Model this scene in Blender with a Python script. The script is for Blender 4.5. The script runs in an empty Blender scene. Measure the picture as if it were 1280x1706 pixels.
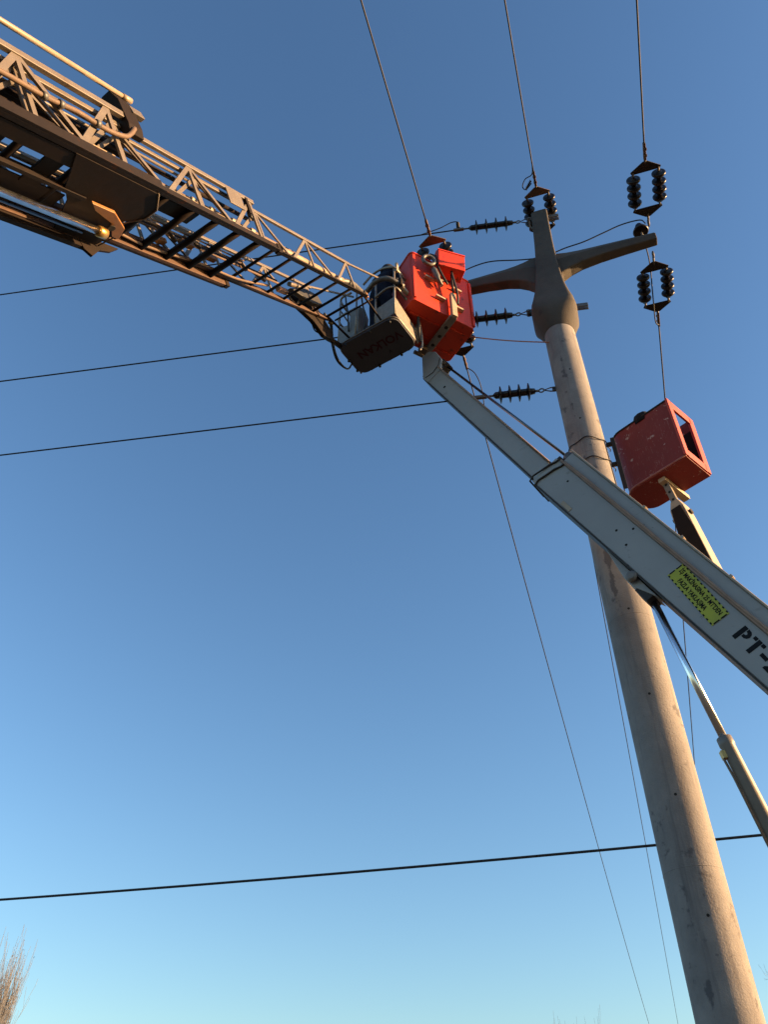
import bpy, bmesh, math, random
from mathutils import Vector, Matrix
random.seed(7)
R = math.radians
scn = bpy.context.scene
col = scn.collection
V = Vector

# ------------------------------------------------------------------ camera
cam_d = bpy.data.cameras.new('camera'); cam = bpy.data.objects.new('camera', cam_d); col.objects.link(cam)
cam.location = (0, 0, 1.6); cam.rotation_euler = (R(90 + 41.2), 0, 0)
cam_d.sensor_fit = 'VERTICAL'; cam_d.sensor_height = 24.0; cam_d.lens = 24.0 * 1340 / 1706
cam_d.clip_start = 0.05; cam_d.clip_end = 6000
scn.camera = cam
# ------------------------------------------------------------------ sky, sun, exposure
SUN_AZ, SUN_EL = 97.0, 12.5
world = bpy.data.worlds.new('World'); scn.world = world; world.use_nodes = True
wn = world.node_tree.nodes; wl = world.node_tree.links
for n in list(wn): wn.remove(n)
sky = wn.new('ShaderNodeTexSky'); sky.sky_type = 'NISHITA'; sky.sun_disc = False
sky.sun_elevation = R(SUN_EL); sky.sun_rotation = R(SUN_AZ); sky.altitude = 0
sky.air_density = 1.3; sky.dust_density = 0.9; sky.ozone_density = 3.3
bg = wn.new('ShaderNodeBackground'); bg.inputs['Strength'].default_value = 0.05
wo = wn.new('ShaderNodeOutputWorld')
gam = wn.new('ShaderNodeGamma'); gam.inputs['Gamma'].default_value = 1.2
wl.new(sky.outputs[0], gam.inputs['Color']); wl.new(gam.outputs[0], bg.inputs['Color']); wl.new(bg.outputs[0], wo.inputs['Surface'])
sun_d = bpy.data.lights.new('sun', 'SUN'); sun = bpy.data.objects.new('sun', sun_d); col.objects.link(sun)
sun_d.energy = 3.8; sun_d.angle = R(0.55); sun_d.color = (1.0, 0.60, 0.27)
sdir = V((math.sin(R(SUN_AZ)) * math.cos(R(SUN_EL)), math.cos(R(SUN_AZ)) * math.cos(R(SUN_EL)), math.sin(R(SUN_EL))))
sun.rotation_euler = sdir.to_track_quat('Z', 'Y').to_euler(); sun.location = (40, -8, 30)
scn.view_settings.view_transform = 'Standard'; scn.view_settings.look = 'None'
scn.view_settings.exposure = 2.15; scn.view_settings.gamma = 1.0; scn.view_settings.use_curve_mapping = False

# ------------------------------------------------------------------ materials
def mat(name, base, rough=.6, metal=0., var=None, vscale=6., vmix=.5, bump=0., bscale=40., spots=None, sscale=9., sth=.62, streak=None, spec=.5, coat=0., seam=None):
    m = bpy.data.materials.new(name); m.use_nodes = True; nt = m.node_tree; N = nt.nodes; L = nt.links
    b = N['Principled BSDF']; b.inputs['Roughness'].default_value = rough; b.inputs['Metallic'].default_value = metal
    b.inputs['Specular IOR Level'].default_value = spec; b.inputs['Coat Weight'].default_value = coat
    b.inputs['Base Color'].default_value = (*base, 1)
    tc = N.new('ShaderNodeTexCoord'); cur = None
    def noise(sc, det=6, stretch=None):
        n = N.new('ShaderNodeTexNoise'); n.inputs['Scale'].default_value = sc; n.inputs['Detail'].default_value = det; n.inputs['Roughness'].default_value = .65
        if stretch:
            mp = N.new('ShaderNodeMapping'); mp.inputs['Scale'].default_value = stretch
            L.new(tc.outputs['Object'], mp.inputs['Vector']); L.new(mp.outputs[0], n.inputs['Vector'])
        else: L.new(tc.outputs['Object'], n.inputs['Vector'])
        return n
    def ramp(src, a, bb):
        r = N.new('ShaderNodeMapRange'); r.inputs['From Min'].default_value = a; r.inputs['From Max'].default_value = bb
        L.new(src, r.inputs['Value']); return r.outputs[0]
    def mix(fac, c1, c2):
        x = N.new('ShaderNodeMix'); x.data_type = 'RGBA'; L.new(fac, x.inputs[0])
        if isinstance(c1, tuple): x.inputs[6].default_value = (*c1, 1)
        else: L.new(c1, x.inputs[6])
        x.inputs[7].default_value = (*c2, 1); return x.outputs[2]
    cur = base
    if var:
        n = noise(vscale); cur = mix(ramp(n.outputs['Fac'], .5 - vmix * .35, .5 + vmix * .5), cur, var)
    if streak:
        n = noise(5, 5, streak[1]); cur = mix(ramp(n.outputs['Fac'], streak[2], streak[2] + .18), cur, streak[0])
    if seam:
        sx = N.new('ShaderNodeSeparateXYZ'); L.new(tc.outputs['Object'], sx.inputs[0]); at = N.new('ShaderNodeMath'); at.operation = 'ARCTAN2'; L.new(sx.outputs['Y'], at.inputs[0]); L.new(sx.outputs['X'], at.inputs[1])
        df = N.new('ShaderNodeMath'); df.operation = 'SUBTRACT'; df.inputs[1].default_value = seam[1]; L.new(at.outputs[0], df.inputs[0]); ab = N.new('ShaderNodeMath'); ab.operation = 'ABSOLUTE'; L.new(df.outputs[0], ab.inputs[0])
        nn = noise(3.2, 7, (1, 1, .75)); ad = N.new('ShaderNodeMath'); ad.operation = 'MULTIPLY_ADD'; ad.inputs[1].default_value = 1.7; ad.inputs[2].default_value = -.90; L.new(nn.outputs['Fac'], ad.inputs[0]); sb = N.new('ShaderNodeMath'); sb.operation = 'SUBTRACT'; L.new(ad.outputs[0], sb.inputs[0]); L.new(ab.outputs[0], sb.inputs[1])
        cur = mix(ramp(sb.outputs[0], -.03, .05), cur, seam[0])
    if spots:
        n = noise(sscale, 9); cur = mix(ramp(n.outputs['Fac'], sth, sth + .05), cur, spots)
    if not isinstance(cur, tuple): L.new(cur, b.inputs['Base Color'])
    n = noise(vscale * 2.3, 5); r = N.new('ShaderNodeMapRange'); r.inputs['To Min'].default_value = max(.05, rough - .12); r.inputs['To Max'].default_value = min(1, rough + .15)
    L.new(n.outputs['Fac'], r.inputs['Value']); L.new(r.outputs[0], b.inputs['Roughness'])
    if bump:
        n = noise(bscale, 6); bp = N.new('ShaderNodeBump'); bp.inputs['Strength'].default_value = bump; bp.inputs['Distance'].default_value = .01
        L.new(n.outputs['Fac'], bp.inputs['Height']); L.new(bp.outputs[0], b.inputs['Normal'])
    return m
M = {}
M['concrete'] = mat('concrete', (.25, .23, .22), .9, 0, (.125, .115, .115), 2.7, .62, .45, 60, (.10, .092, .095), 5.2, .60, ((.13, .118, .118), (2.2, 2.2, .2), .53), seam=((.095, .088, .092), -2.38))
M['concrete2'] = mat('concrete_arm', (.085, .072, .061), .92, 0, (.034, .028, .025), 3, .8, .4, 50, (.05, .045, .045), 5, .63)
M['hole'] = mat('dark_hole', (.012, .011, .010), .95)
M['rust'] = mat('rusty_steel', (.022, .015, .012), .85, .1, (.012, .009, .009), 14, .9, .3, 70)
M['galv'] = mat('galvanized', (.16, .155, .15), .55, .6, (.08, .072, .065), 18, .8, .1, 80)
M['clamp'] = mat('bronze_clamp', (.20, .13, .08), .6, .5, (.09, .06, .045), 16, .8)
M['porc'] = mat('brown_porcelain', (.012, .007, .006), .32, 0, (.008, .005, .005), 8, .6, spec=.32)
M['wire'] = mat('weathered_wire', (.03, .03, .031), .65, .4, (.02, .02, .02), 5, .6)
M['cable'] = mat('black_cable', (.008, .008, .009), .6)
M['rope'] = mat('red_rope', (.42, .16, .10), .9, 0, (.5, .26, .18), 20, .7)
M['boom'] = mat('grey_boom_paint', (.315, .315, .312), .5, 0, (.25, .25, .25), 1.5, .75, .06, 70, (.10, .08, .07), 7, .68, ((.17, .165, .155), (1.1, 1.1, 3.2), .62), spec=.35)
M['boomdark'] = mat('boom_dark_edge', (.022, .020, .018), .6, .2, (.05, .035, .025), 12, .7)
M['boomtop'] = mat('boom_flange', (.34, .22, .15), .55, .1, (.16, .085, .055), 9, .8)
M['chrome'] = mat('chrome_rod', (.80, .80, .81), .20, 1., (.68, .68, .69), 4, .4)
M['steelrod'] = mat('oiled_rod', (.12, .125, .14), .28, 1.)
M['cyl'] = mat('cylinder_barrel', (.20, .18, .16), .5, 0, (.12, .10, .085), 5, .8, .05, 60, (.07, .055, .045), 8, .66)
M['yellow'] = mat('warning_yellow', (.40, .40, .02), .5, 0, (.30, .31, .03), 10, .5, spots=(.16, .15, .04), sscale=9, sth=.68)
M['ink'] = mat('black_ink', (.008, .009, .012), .8, 0, (.014, .015, .018), 30, .6, spec=.15)
M['redframe_lit'] = mat('worn_red_frame_lit', (.40, .055, .042), .6, 0, (.30, .04, .032), 6, .8, .05, 50, (.36, .22, .18), 14, .66, spec=.3)  # sunlight on the end frame put into a brighter basket red; chips are wear
M['scuff'] = mat('scuffed_red_edge', (.26, .05, .045), .7, 0, (.34, .20, .18), 16, .9, .1, 60)
M['rustrail'] = mat('rusty_rail', (.095, .042, .020), .65, .1, (.035, .018, .012), 8, .9, .1, 50)
M['orange'] = mat('orange_red_paint', (.55, .042, .016), .45, 0, (.46, .034, .013), 3, .8, .05, 60, (.20, .028, .016), 8, .62, ((.33, .030, .014), (5, 5, .9), .57), spec=.3)
M['maroon'] = mat('faded_red_paint', (.20, .022, .021), .62, 0, (.11, .017, .016), 2.8, .9, .1, 50, (.38, .28, .25), 10, .615, ((.34, .20, .18), (14, 14, 1.6), .60), spec=.3)
M['cream'] = mat('cream_paint', (.40, .32, .23), .55, 0, (.24, .175, .12), 12, .7)
M['ladder'] = mat('ladder_steel', (.165, .138, .112), .5, .2, (.095, .072, .055), 5, .8, .06, 60, (.075, .045, .028), 10, .64)
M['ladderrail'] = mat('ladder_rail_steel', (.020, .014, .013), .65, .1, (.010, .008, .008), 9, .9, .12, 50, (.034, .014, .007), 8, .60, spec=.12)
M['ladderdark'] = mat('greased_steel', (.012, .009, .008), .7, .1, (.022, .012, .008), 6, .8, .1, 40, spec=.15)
M['pipe'] = mat('cream_pipe', (.36, .28, .19), .38, .2, (.28, .20, .13), 8, .6)
M['brass'] = mat('brass', (.55, .33, .10), .35, .8, (.4, .22, .07), 9, .6)
M['ochre'] = mat('ochre_paint', (.30, .13, .03), .5, 0, (.16, .065, .02), 8, .8)
M['hose'] = mat('brown_hose', (.16, .10, .065), .7, 0, (.08, .052, .035), 10, .7)
M['rubber'] = mat('black_rubber', (.012, .012, .013), .6)
M['floor'] = mat('cage_floor', (.075, .076, .092), .85, 0, (.05, .051, .062), 5, .8, spec=.25)
M['floortext'] = mat('dark_red_letters', (.05, .014, .02), .85, spec=.2)
M['tread'] = mat('tread_plate', (.24, .215, .185), .5, .3, (.15, .13, .11), 20, .5)
M['cageRail'] = mat('cage_rail', (.27, .24, .21), .42, .4, (.15, .13, .11), 9, .7)
M['navy'] = mat('navy_cloth', (.008, .011, .024), .95, 0, (.014, .017, .032), 14, .8, .3, 60, spec=.1)
M['skin'] = mat('skin', (.42, .23, .15), .6)
M['hair'] = mat('dark_knit', (.010, .011, .018), .95, bump=.4, bscale=90)
M['bark'] = mat('grey_bark', (.13, .12, .12), .9, 0, (.08, .075, .075), 9, .8)
M['twig'] = mat('bare_twig', (.19, .19, .205), .9, 0, (.12, .12, .13), 5, .8)
M['leaf'] = mat('dry_leaf', (.05, .042, .028), .8)
M['ground'] = mat('dry_ground', (.034, .032, .027), .95, 0, (.024, .026, .018), .35, .9, .3, 8)

# ------------------------------------------------------------------ mesh helpers
class MB:
    """collects shapes in world metres; build() links ONE mesh object"""
    def __init__(s): s.v = []; s.f = []; s.sm = []
    def add(s, vs, fs, smooth=False):
        o = len(s.v); s.v += [V(x) for x in vs]
        for f in fs: s.f.append([i + o for i in f]); s.sm.append(smooth)
        return s
    def box(s, c, ex, ey, ez):   # centre and three half-vectors
        c, ex, ey, ez = V(c), V(ex), V(ey), V(ez)
        if ex.cross(ey).dot(ez) < 0: ex = -ex
        vs = [c + i * ex + j * ey + k * ez for k in (-1, 1) for j in (-1, 1) for i in (-1, 1)]
        return s.add(vs, [(0, 2, 3, 1), (4, 5, 7, 6), (0, 1, 5, 4), (2, 6, 7, 3), (0, 4, 6, 2), (1, 3, 7, 5)])
    def bar(s, p, q, w, h, side):   # rectangular bar p->q, w along 'side'
        p, q = V(p), V(q); d = (q - p).normalized(); side = V(side); side = (side - side.dot(d) * d).normalized(); up = d.cross(side)
        return s.box((p + q) / 2, (q - p) / 2, side * w / 2, up * h / 2)
    def tube(s, pts, r, n=8, cap=True):
        pts = [V(p) for p in pts]; rs = r if isinstance(r, (list, tuple)) else [r] * len(pts); vs = []; fs = []; prev = None
        for i, p in enumerate(pts):
            d = (pts[min(i + 1, len(pts) - 1)] - pts[max(i - 1, 0)]).normalized()
            if prev is None: a = d.orthogonal().normalized()
            else: a = (prev - prev.dot(d) * d).normalized()
            prev = a; b = d.cross(a)
            vs += [p + rs[i] * (math.cos(2 * math.pi * k / n) * a + math.sin(2 * math.pi * k / n) * b) for k in range(n)]
        for i in range(len(pts) - 1):
            for k in range(n): fs.append((i * n + k, i * n + (k + 1) % n, (i + 1) * n + (k + 1) % n, (i + 1) * n + k))
        s.add(vs, fs, True)
        if cap:
            o = len(s.v) - len(vs); s.f.append([o + k for k in reversed(range(n))]); s.sm.append(False)
            o2 = o + (len(pts) - 1) * n; s.f.append([o2 + k for k in range(n)]); s.sm.append(False)
        return s
    def ring(s, c, nrm, R_, r, n=20, m=8, a0=0, a1=2 * math.pi):
        c = V(c); nrm = V(nrm).normalized(); a = nrm.orthogonal().normalized(); b = nrm.cross(a); full = abs(a1 - a0 - 2 * math.pi) < 1e-6
        pts = [c + R_ * (math.cos(a0 + (a1 - a0) * k / n) * a + math.sin(a0 + (a1 - a0) * k / n) * b) for k in range(n + 1)]
        return s.tube(pts, r, m, not full)
    def lathe(s, o, axis, prof, n=20, smooth=True):   # prof: (distance along axis, radius)
        o = V(o); axis = V(axis).normalized(); a = axis.orthogonal().normalized(); b = axis.cross(a)
        vs = []; fs = []
        for (t, r) in prof: vs += [o + axis * t + max(r, 1e-4) * (math.cos(2 * math.pi * k / n) * a + math.sin(2 * math.pi * k / n) * b) for k in range(n)]
        for i in range(len(prof) - 1):
            for k in range(n): fs.append((i * n + k, i * n + (k + 1) % n, (i + 1) * n + (k + 1) % n, (i + 1) * n + k))
        s.add(vs, fs, smooth); ob = len(s.v) - len(vs)
        s.f.append([ob + k for k in reversed(range(n))]); s.sm.append(False); e = ob + (len(prof) - 1) * n
        s.f.append([e + k for k in range(n)]); s.sm.append(False); return s
    def prism(s, poly, ext):   # polygon points (world) extruded by ext
        p = [V(x) for x in poly]; n = len(p); e = V(ext)
        nrm = V((0, 0, 0))
        for i in range(n): nrm += p[i].cross(p[(i + 1) % n])
        if nrm.dot(e) < 0: p.reverse()
        vs = p + [x + e for x in p]
        fs = [tuple(reversed(range(n))), tuple(range(n, 2 * n))] + [(i, (i + 1) % n, n + (i + 1) % n, n + i) for i in range(n)]
        return s.add(vs, fs)
    def loft(s, secs, smooth=False, cap=True):
        n = len(secs[0]); vs = [V(p) for sec in secs for p in sec]; fs = []
        for i in range(len(secs) - 1):
            for k in range(n): fs.append((i * n + k, i * n + (k + 1) % n, (i + 1) * n + (k + 1) % n, (i + 1) * n + k))
        o = len(s.v); s.add(vs, fs, smooth)
        if cap:
            s.f.append([o + k for k in reversed(range(n))]); s.sm.append(False); e = o + (len(secs) - 1) * n
            s.f.append([e + k for k in range(n)]); s.sm.append(False)
        return s
    def build(s, name, m, parent=None, bevel=0., base=None):
        b = V(base) if base is not None else (V(BASE[root_of(parent).name]) if parent else V((0, 0, 0)))
        me = bpy.data.meshes.new(name); me.from_pydata([tuple(p - b) for p in s.v], [], s.f); me.update()
        bm = bmesh.new(); bm.from_mesh(me); bmesh.ops.recalc_face_normals(bm, faces=bm.faces); bm.to_mesh(me); bm.free()
        for p, q in zip(me.polygons, s.sm): p.use_smooth = q
        me.materials.append(M[m] if isinstance(m, str) else m)
        o = bpy.data.objects.new(name, me); col.objects.link(o)
        if parent: o.parent = parent
        else: o.location = b
        if bevel:
            md = o.modifiers.new('bevel', 'BEVEL'); md.width = bevel; md.segments = 2; md.limit_method = 'ANGLE'; md.angle_limit = R(35)
        return o
BASE = {}
def root_of(o):
    while o.parent: o = o.parent
    return o
def tag(o, label, cat, group=None):
    o['label'] = label; o['category'] = cat
    if group: o['group'] = group
    return o
def thing(name, label, cat, base, group=None):
    o = bpy.data.objects.new(name, None); o.empty_display_size = .2; col.objects.link(o); o.location = base; BASE[o.name] = tuple(base)
    return tag(o, label, cat, group)
def bez(p0, p1, p2, p3, n=14):
    p0, p1, p2, p3 = V(p0), V(p1), V(p2), V(p3); out = []
    for i in range(n + 1):
        t = i / n; out.append((1 - t) ** 3 * p0 + 3 * (1 - t) ** 2 * t * p1 + 3 * (1 - t) * t * t * p2 + t ** 3 * p3)
    return out
def smooth_path(pts, k=6):
    pts = [V(p) for p in pts]; P = [pts[0] * 2 - pts[1]] + pts + [pts[-1] * 2 - pts[-2]]; out = []
    for i in range(1, len(P) - 2):
        a, b, c, d = P[i - 1:i + 3]
        for j in range(k):
            t = j / k; out.append(.5 * (2 * b + (c - a) * t + (2 * a - 5 * b + 4 * c - d) * t * t + (3 * b - a - 3 * c + d) * t ** 3))
    out.append(pts[-1]); return out
def text_mesh(body, size, O, ex, ey, wscale=1., bold=0.):
    """lettering as real thin geometry, returned as an MB in world metres; O = lower left corner"""
    cu = bpy.data.curves.new('lettering', 'FONT'); cu.body = body; cu.size = size; cu.extrude = .0008; cu.resolution_u = 3; cu.offset = bold
    o = bpy.data.objects.new('lettering', cu); col.objects.link(o); dg = bpy.context.evaluated_depsgraph_get()
    me = bpy.data.meshes.new_from_object(o.evaluated_get(dg)); O, ex, ey = V(O), V(ex).normalized(), V(ey).normalized(); ez = ex.cross(ey)
    mb = MB(); mb.add([O + ex * v.co.x * wscale + ey * v.co.y + ez * v.co.z for v in me.vertices], [tuple(p.vertices) for p in me.polygons])
    xs = [v.co.x for v in me.vertices]; mb.w = max(xs) * wscale
    bpy.data.objects.remove(o); bpy.data.curves.remove(cu); bpy.data.meshes.remove(me); return mb

# ------------------------------------------------------------------ ground
g = MB(); n = 40; S = 2500
vs = [(-S + 2 * S * i / n, -S + 2 * S * j / n, 0) for j in range(n + 1) for i in range(n + 1)]
g.add(vs, [(j * (n + 1) + i, j * (n + 1) + i + 1, (j + 1) * (n + 1) + i + 1, (j + 1) * (n + 1) + i) for j in range(n) for i in range(n)])
go = g.build('ground', 'ground'); go['kind'] = 'structure'; tag(go, 'flat dry grassy ground under the power line', 'ground')

# ------------------------------------------------------------------ concrete pole
AX = V((.956, -.293, 0)).normalized()          # along the crossarm, towards the right
NL = V((-.293, -.956, 0)).normalized()         # along the main line, towards the camera side
BL = V((math.sin(R(-81.6)), math.cos(R(-81.6)), 0))   # branch line, towards the left
Zv = V((0, 0, 1))
def pax(z): return V((2.425 - .0068 * (z - 1.6), 6.571, z))
pole = thing('utility_pole', 'tall tapered round concrete power pole with a cross shaped concrete top', 'power pole', (2.436, 6.571, 0))
mb = MB(); secs = []
for i in range(41):
    z = 11.0 * i / 40; r = .243 - .0040 * z
    secs.append([pax(z) + V((r * math.cos(2 * math.pi * k / 48), r * math.sin(2 * math.pi * k / 48), 0)) for k in range(48)])
shaft = mb.loft(secs, True).build('shaft', 'concrete', pole)
for z_ in (3.6, 5.9, 8.1): MB().lathe(pax(z_), Zv, [(-.004, .2425 - .004 * z_), (-.002, .2445 - .004 * z_), (.002, .2445 - .004 * z_), (.004, .2425 - .004 * z_)], 48).build('joint_ring', 'concrete', pole)
def hax(z): return pax(z) + AX * .15 * max(0., (z - 11.0) / 2.7)
def sq(z, a, b, e, n=32):      # superellipse section at height z, half widths a (along AX) b (along NL)
    out = []
    for k in range(n):
        t = 2 * math.pi * k / n + math.pi / n; ct, st = math.cos(t), math.sin(t)
        out.append(hax(z) + AX * a * math.copysign(abs(ct) ** (2 / e), ct) - NL * b * math.copysign(abs(st) ** (2 / e), st))
    return out
HEAD = [(10.50, .206, .206, 2), (10.56, .232, .232, 2), (10.66, .268, .268, 2.1), (10.78, .298, .296, 2.8), (10.87, .306, .300, 5), (10.98, .288, .278, 9), (11.14, .252, .240, 13), (11.36, .215, .203, 16), (11.66, .183, .174, 18), (12.05, .156, .154, 16), (12.6, .138, .140, 14), (13.1, .130, .132, 12), (13.50, .127, .126, 12), (13.59, .118, .094, 12)]
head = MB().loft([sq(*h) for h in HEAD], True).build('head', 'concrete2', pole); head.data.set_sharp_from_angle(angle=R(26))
for md in (): pass
arm = MB(); secs = []
for (t, top, bot, d) in [(-1.64, 12.335, 12.135, 0.165), (-1.2, 12.35, 12.105, 0.18), (-0.85, 12.36, 12.075, 0.195), (-0.55, 12.37, 12.02, 0.21), (-0.38, 12.39, 11.95, 0.222), (-0.26, 12.42, 11.86, 0.232), (-0.12, 12.47, 11.7, 0.24), (0.12, 12.47, 11.7, 0.24), (0.26, 12.42, 11.86, 0.232), (0.38, 12.39, 11.95, 0.222), (0.55, 12.37, 12.02, 0.21), (0.85, 12.36, 12.075, 0.195), (1.2, 12.35, 12.105, 0.18), (1.64, 12.335, 12.135, 0.165)]:
    h = top - bot; c = pax(12.2); mid = bot + h * .56
    pr = [(.22, top), (.5, mid), (.40, bot + .015), (.33, bot), (-.33, bot), (-.40, bot + .015), (-.5, mid), (-.22, top)]
    secs.append([V((c.x, c.y, 0)) + AX * t + NL * (d * q - .05) + V((0, 0, z)) for q, z in pr])
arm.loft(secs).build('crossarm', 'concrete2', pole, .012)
# step holes: dark plugs on the camera-facing side
for z, a in [(3.25, 8), (4.15, 4), (5.05, 2), (5.95, 3), (6.85, 0), (7.75, 5), (8.65, 0), (9.55, 6)]:
    r = .243 - .0040 * z; ang = math.atan2(-6.57, -2.42) + R(a); d = V((math.cos(ang), math.sin(ang), 0))
    MB().lathe(pax(z) + d * (r - .02), d, [(0, .012), (.0215, .012)], 10).build('step_hole', 'hole', pole)
# through-bolted brackets of the branch line
def through_bracket(z, back, fwd):
    p = hax(z) + NL * .05
    for s in (-1, 1):
        MB().bar(p + NL * s * .028 - BL * back, p + NL * s * .028 - BL * (back - .17), .014, .07, NL).build('bracket_plate', 'galv', pole, .003)
        MB().bar(p + NL * s * .028 + BL * (fwd - .16), p + NL * s * .028 + BL * fwd, .014, .075, NL).build('bracket_plate', 'galv', pole, .003)
    MB().lathe(p + BL * (fwd - .03) + NL * .05, -NL, [(0, .0), (.0, .022), (.1, .022), (.1, 0)], 8, False).build('bolt', 'galv', pole)
through_bracket(13.40, .29, .20); through_bracket(11.02, .47, .37)
MB().bar(pax(9.44) + BL * .16, pax(9.44) + BL * .25, .03, .07, NL).build('bracket_plate', 'galv', pole, .003)
MB().bar(hax(13.36) + BL * .165 + NL * .05, hax(13.13) + BL * .17 + NL * .05, .05, .03, NL).build('bracket_plate', 'clamp', pole, .003)
# rusty angle iron strapped to the right side of the shaft
rb = -NL * 0 + AX * .27 + NL * .05
br = MB().bar(pax(8.36) + rb, pax(7.56) + rb, .045, .010, NL).bar(pax(8.36) + rb + AX * .02 + NL * .02, pax(7.56) + rb + AX * .02 + NL * .02, .010, .04, NL)
br.build('angle_iron', 'rust', pole, .002)
for z in (8.30, 7.98):
    pts = []
    for k in range(-2, 27):
        a = math.atan2(AX.y, AX.x) - 2 * math.pi * k / 24 * .52; rr = .222 + (.03 if k < 0 or k > 24 else 0)
        pts.append(pax(z) + V((rr * math.cos(a), rr * math.sin(a), .02 * math.sin(k * .7))))
    MB().tube(pts, .006, 6).build('strap', 'wire', pole)
    MB().box(pax(z) + AX * .245 + NL * .03, AX * .035, NL * .02, Zv * .022).build('clamp_block', 'rust', pole, .003)

# ------------------------------------------------------------------ insulators
def disc_prof(r): return [(-.050, .026), (-.046, .038), (-.030, .042), (-.018, r * .62), (-.004, r * .86), (.014, r * .99), (.030, r), (.040, r * .94), (.048, r * .74), (.044, r * .55), (.056, r * .42), (.062, .020)]
def double_string(label, E, d, down, group='tension insulator sets on the main line', flip=1, y0=.30, ym='rust'):
    """two parallel strings of four discs between two yoke plates, pulled along d from the arm end E"""
    d = (V(d) + Zv * down).normalized(); lat = AX; nz = d.cross(lat); E = V(E)
    t = thing('insulator_set', label, 'insulator', E, group)
    sp = .168; y1 = y0 + .64
    MB().ring(E + d * min(.09, y0 * .3), lat, .045, .012, 14, 6).build('shackle', 'galv', t)
    MB().tube([E + d * min(.12, y0 * .35), E + d * (y0 - .05)], .016, 8).build('link', 'galv', t)
    MB().prism([E + d * (y0 - .10) - lat * .03 - nz * .008, E + d * (y0 - .10) + lat * .03 - nz * .008, E + d * (y0 + .015) + lat * (sp + .035) - nz * .008, E + d * (y0 + .05) + lat * (sp + .02) - nz * .008, E + d * (y0 + .05) - lat * (sp + .02) - nz * .008, E + d * (y0 + .015) - lat * (sp + .035) - nz * .008], nz * .016).build('yoke_plate', 'rust', t, .003)
    MB().prism([E + d * (y1 + .10) - lat * .03 - nz * .008, E + d * (y1 + .10) + lat * .03 - nz * .008, E + d * (y1 - .015) + lat * (sp + .035) - nz * .008, E + d * (y1 - .05) + lat * (sp + .02) - nz * .008, E + d * (y1 - .05) - lat * (sp + .02) - nz * .008, E + d * (y1 - .015) - lat * (sp + .035) - nz * .008], nz * .016).build('yoke_plate', ym, t, .003)
    for s in (-1, 1):
        for k in range(4):
            c = E + lat * s * sp + d * (y0 + .135 + k * .118)
            o = MB().lathe(c, d * flip, disc_prof(.095), 24).build('disc', 'porc', t)
        MB().tube([E + lat * s * sp + d * (y0 + .03), E + lat * s * sp + d * (y0 + .12)], .014, 8).build('pin', 'galv', t)
        MB().tube([E + lat * s * sp + d * (y0 + .54), E + lat * s * sp + d * (y1 - .02)], .016, 8).build('pin', 'galv', t)
    MB().tube([E + d * (y1 + .08), E + d * (y1 + .15)], .018, 8).build('clamp_eye', 'galv', t)
    MB().bar(E + d * (y1 + .12), E + d * (y1 + .36), .035, .05, lat).bar(E + d * (y1 + .18) - nz * .03, E + d * (y1 + .21) - nz * .03, .05, .03, lat).bar(E + d * (y1 + .27) - nz * .03, E + d * (y1 + .30) - nz * .03, .05, .03, lat).build('dead_end_clamp', 'clamp', t, .004)
    return E + d * (y1 + .33)
def span(name, label, P, d, length, slope, sag_end, r, group, mname='wire', n=40):
    """conductor leaving P along d: starts downwards with 'slope' and hangs as a parabola"""
    P = V(P); pts = []
    for i in range(n + 1):
        x = length * (i / n) ** 1.6; z = -slope * x + slope * x * x / length + sag_end * x / length
        pts.append(P + V(d) * x + Zv * z)
    b = pts[0]
    o = MB().tube(pts, r, 6).build(name, mname, None, 0, b); return tag(o, label, 'wire', group)
AE_R = pax(12.23) + AX * 1.56; AE_L = pax(12.23) - AX * 1.47
WR = .011
pR = double_string('double insulator set above the right arm end, pulled towards the viewer', AE_R + NL * .10 + Zv * .06, NL, -.03)
span('overhead_wire', 'rightmost wire leaving the top edge, from the right arm', pR, NL, 70, .06, 0, WR, 'main line wires')
pM = double_string('double insulator set at the tip of the pole head', hax(13.66) - NL * .42 + AX * .02, NL, -.0, y0=.13, ym='clamp')
span('overhead_wire', 'middle wire leaving the top edge, from the pole tip', pM, NL, 70, .06, 0, WR, 'main line wires')
pL = double_string('double insulator set above the orange basket on the left arm end', AE_L + NL * .02 + Zv * .0, NL, -.03, y0=.20, ym='clamp')
span('overhead_wire', 'leftmost wire leaving the top edge, above the orange basket', pL, NL, 70, .06, 0, WR, 'main line wires')
qR = double_string('double insulator set hanging below the right arm end, above the dark red basket', AE_R - NL * .12 - Zv * .14, -NL, -.10, flip=-1)
span('overhead_wire', 'thin wire running down behind the dark red basket', qR, -NL, 95, .10, -1.5, WR, 'main line wires')
qL = double_string('double insulator set half hidden behind the orange basket, at its lower right', AE_L - NL * .10 - Zv * .10, -NL, -.10, flip=-1)
span('overhead_wire', 'thin wire from below the orange basket down to the bottom edge', qL, -NL, 95, .10, -1.5, WR, 'main line wires')
span('overhead_wire', 'thin wire beside the left edge of the concrete pole, down to the bottom edge', pax(13.4) - NL * 1.4, -NL, 95, .10, -1.5, WR, 'main line wires')
MB().bar(hax(13.45) - NL * .10 + AX * .02, hax(13.66) - NL * .44 + AX * .02, .06, .03, AX).build('bracket_plate', 'galv', pole, .003)
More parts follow.
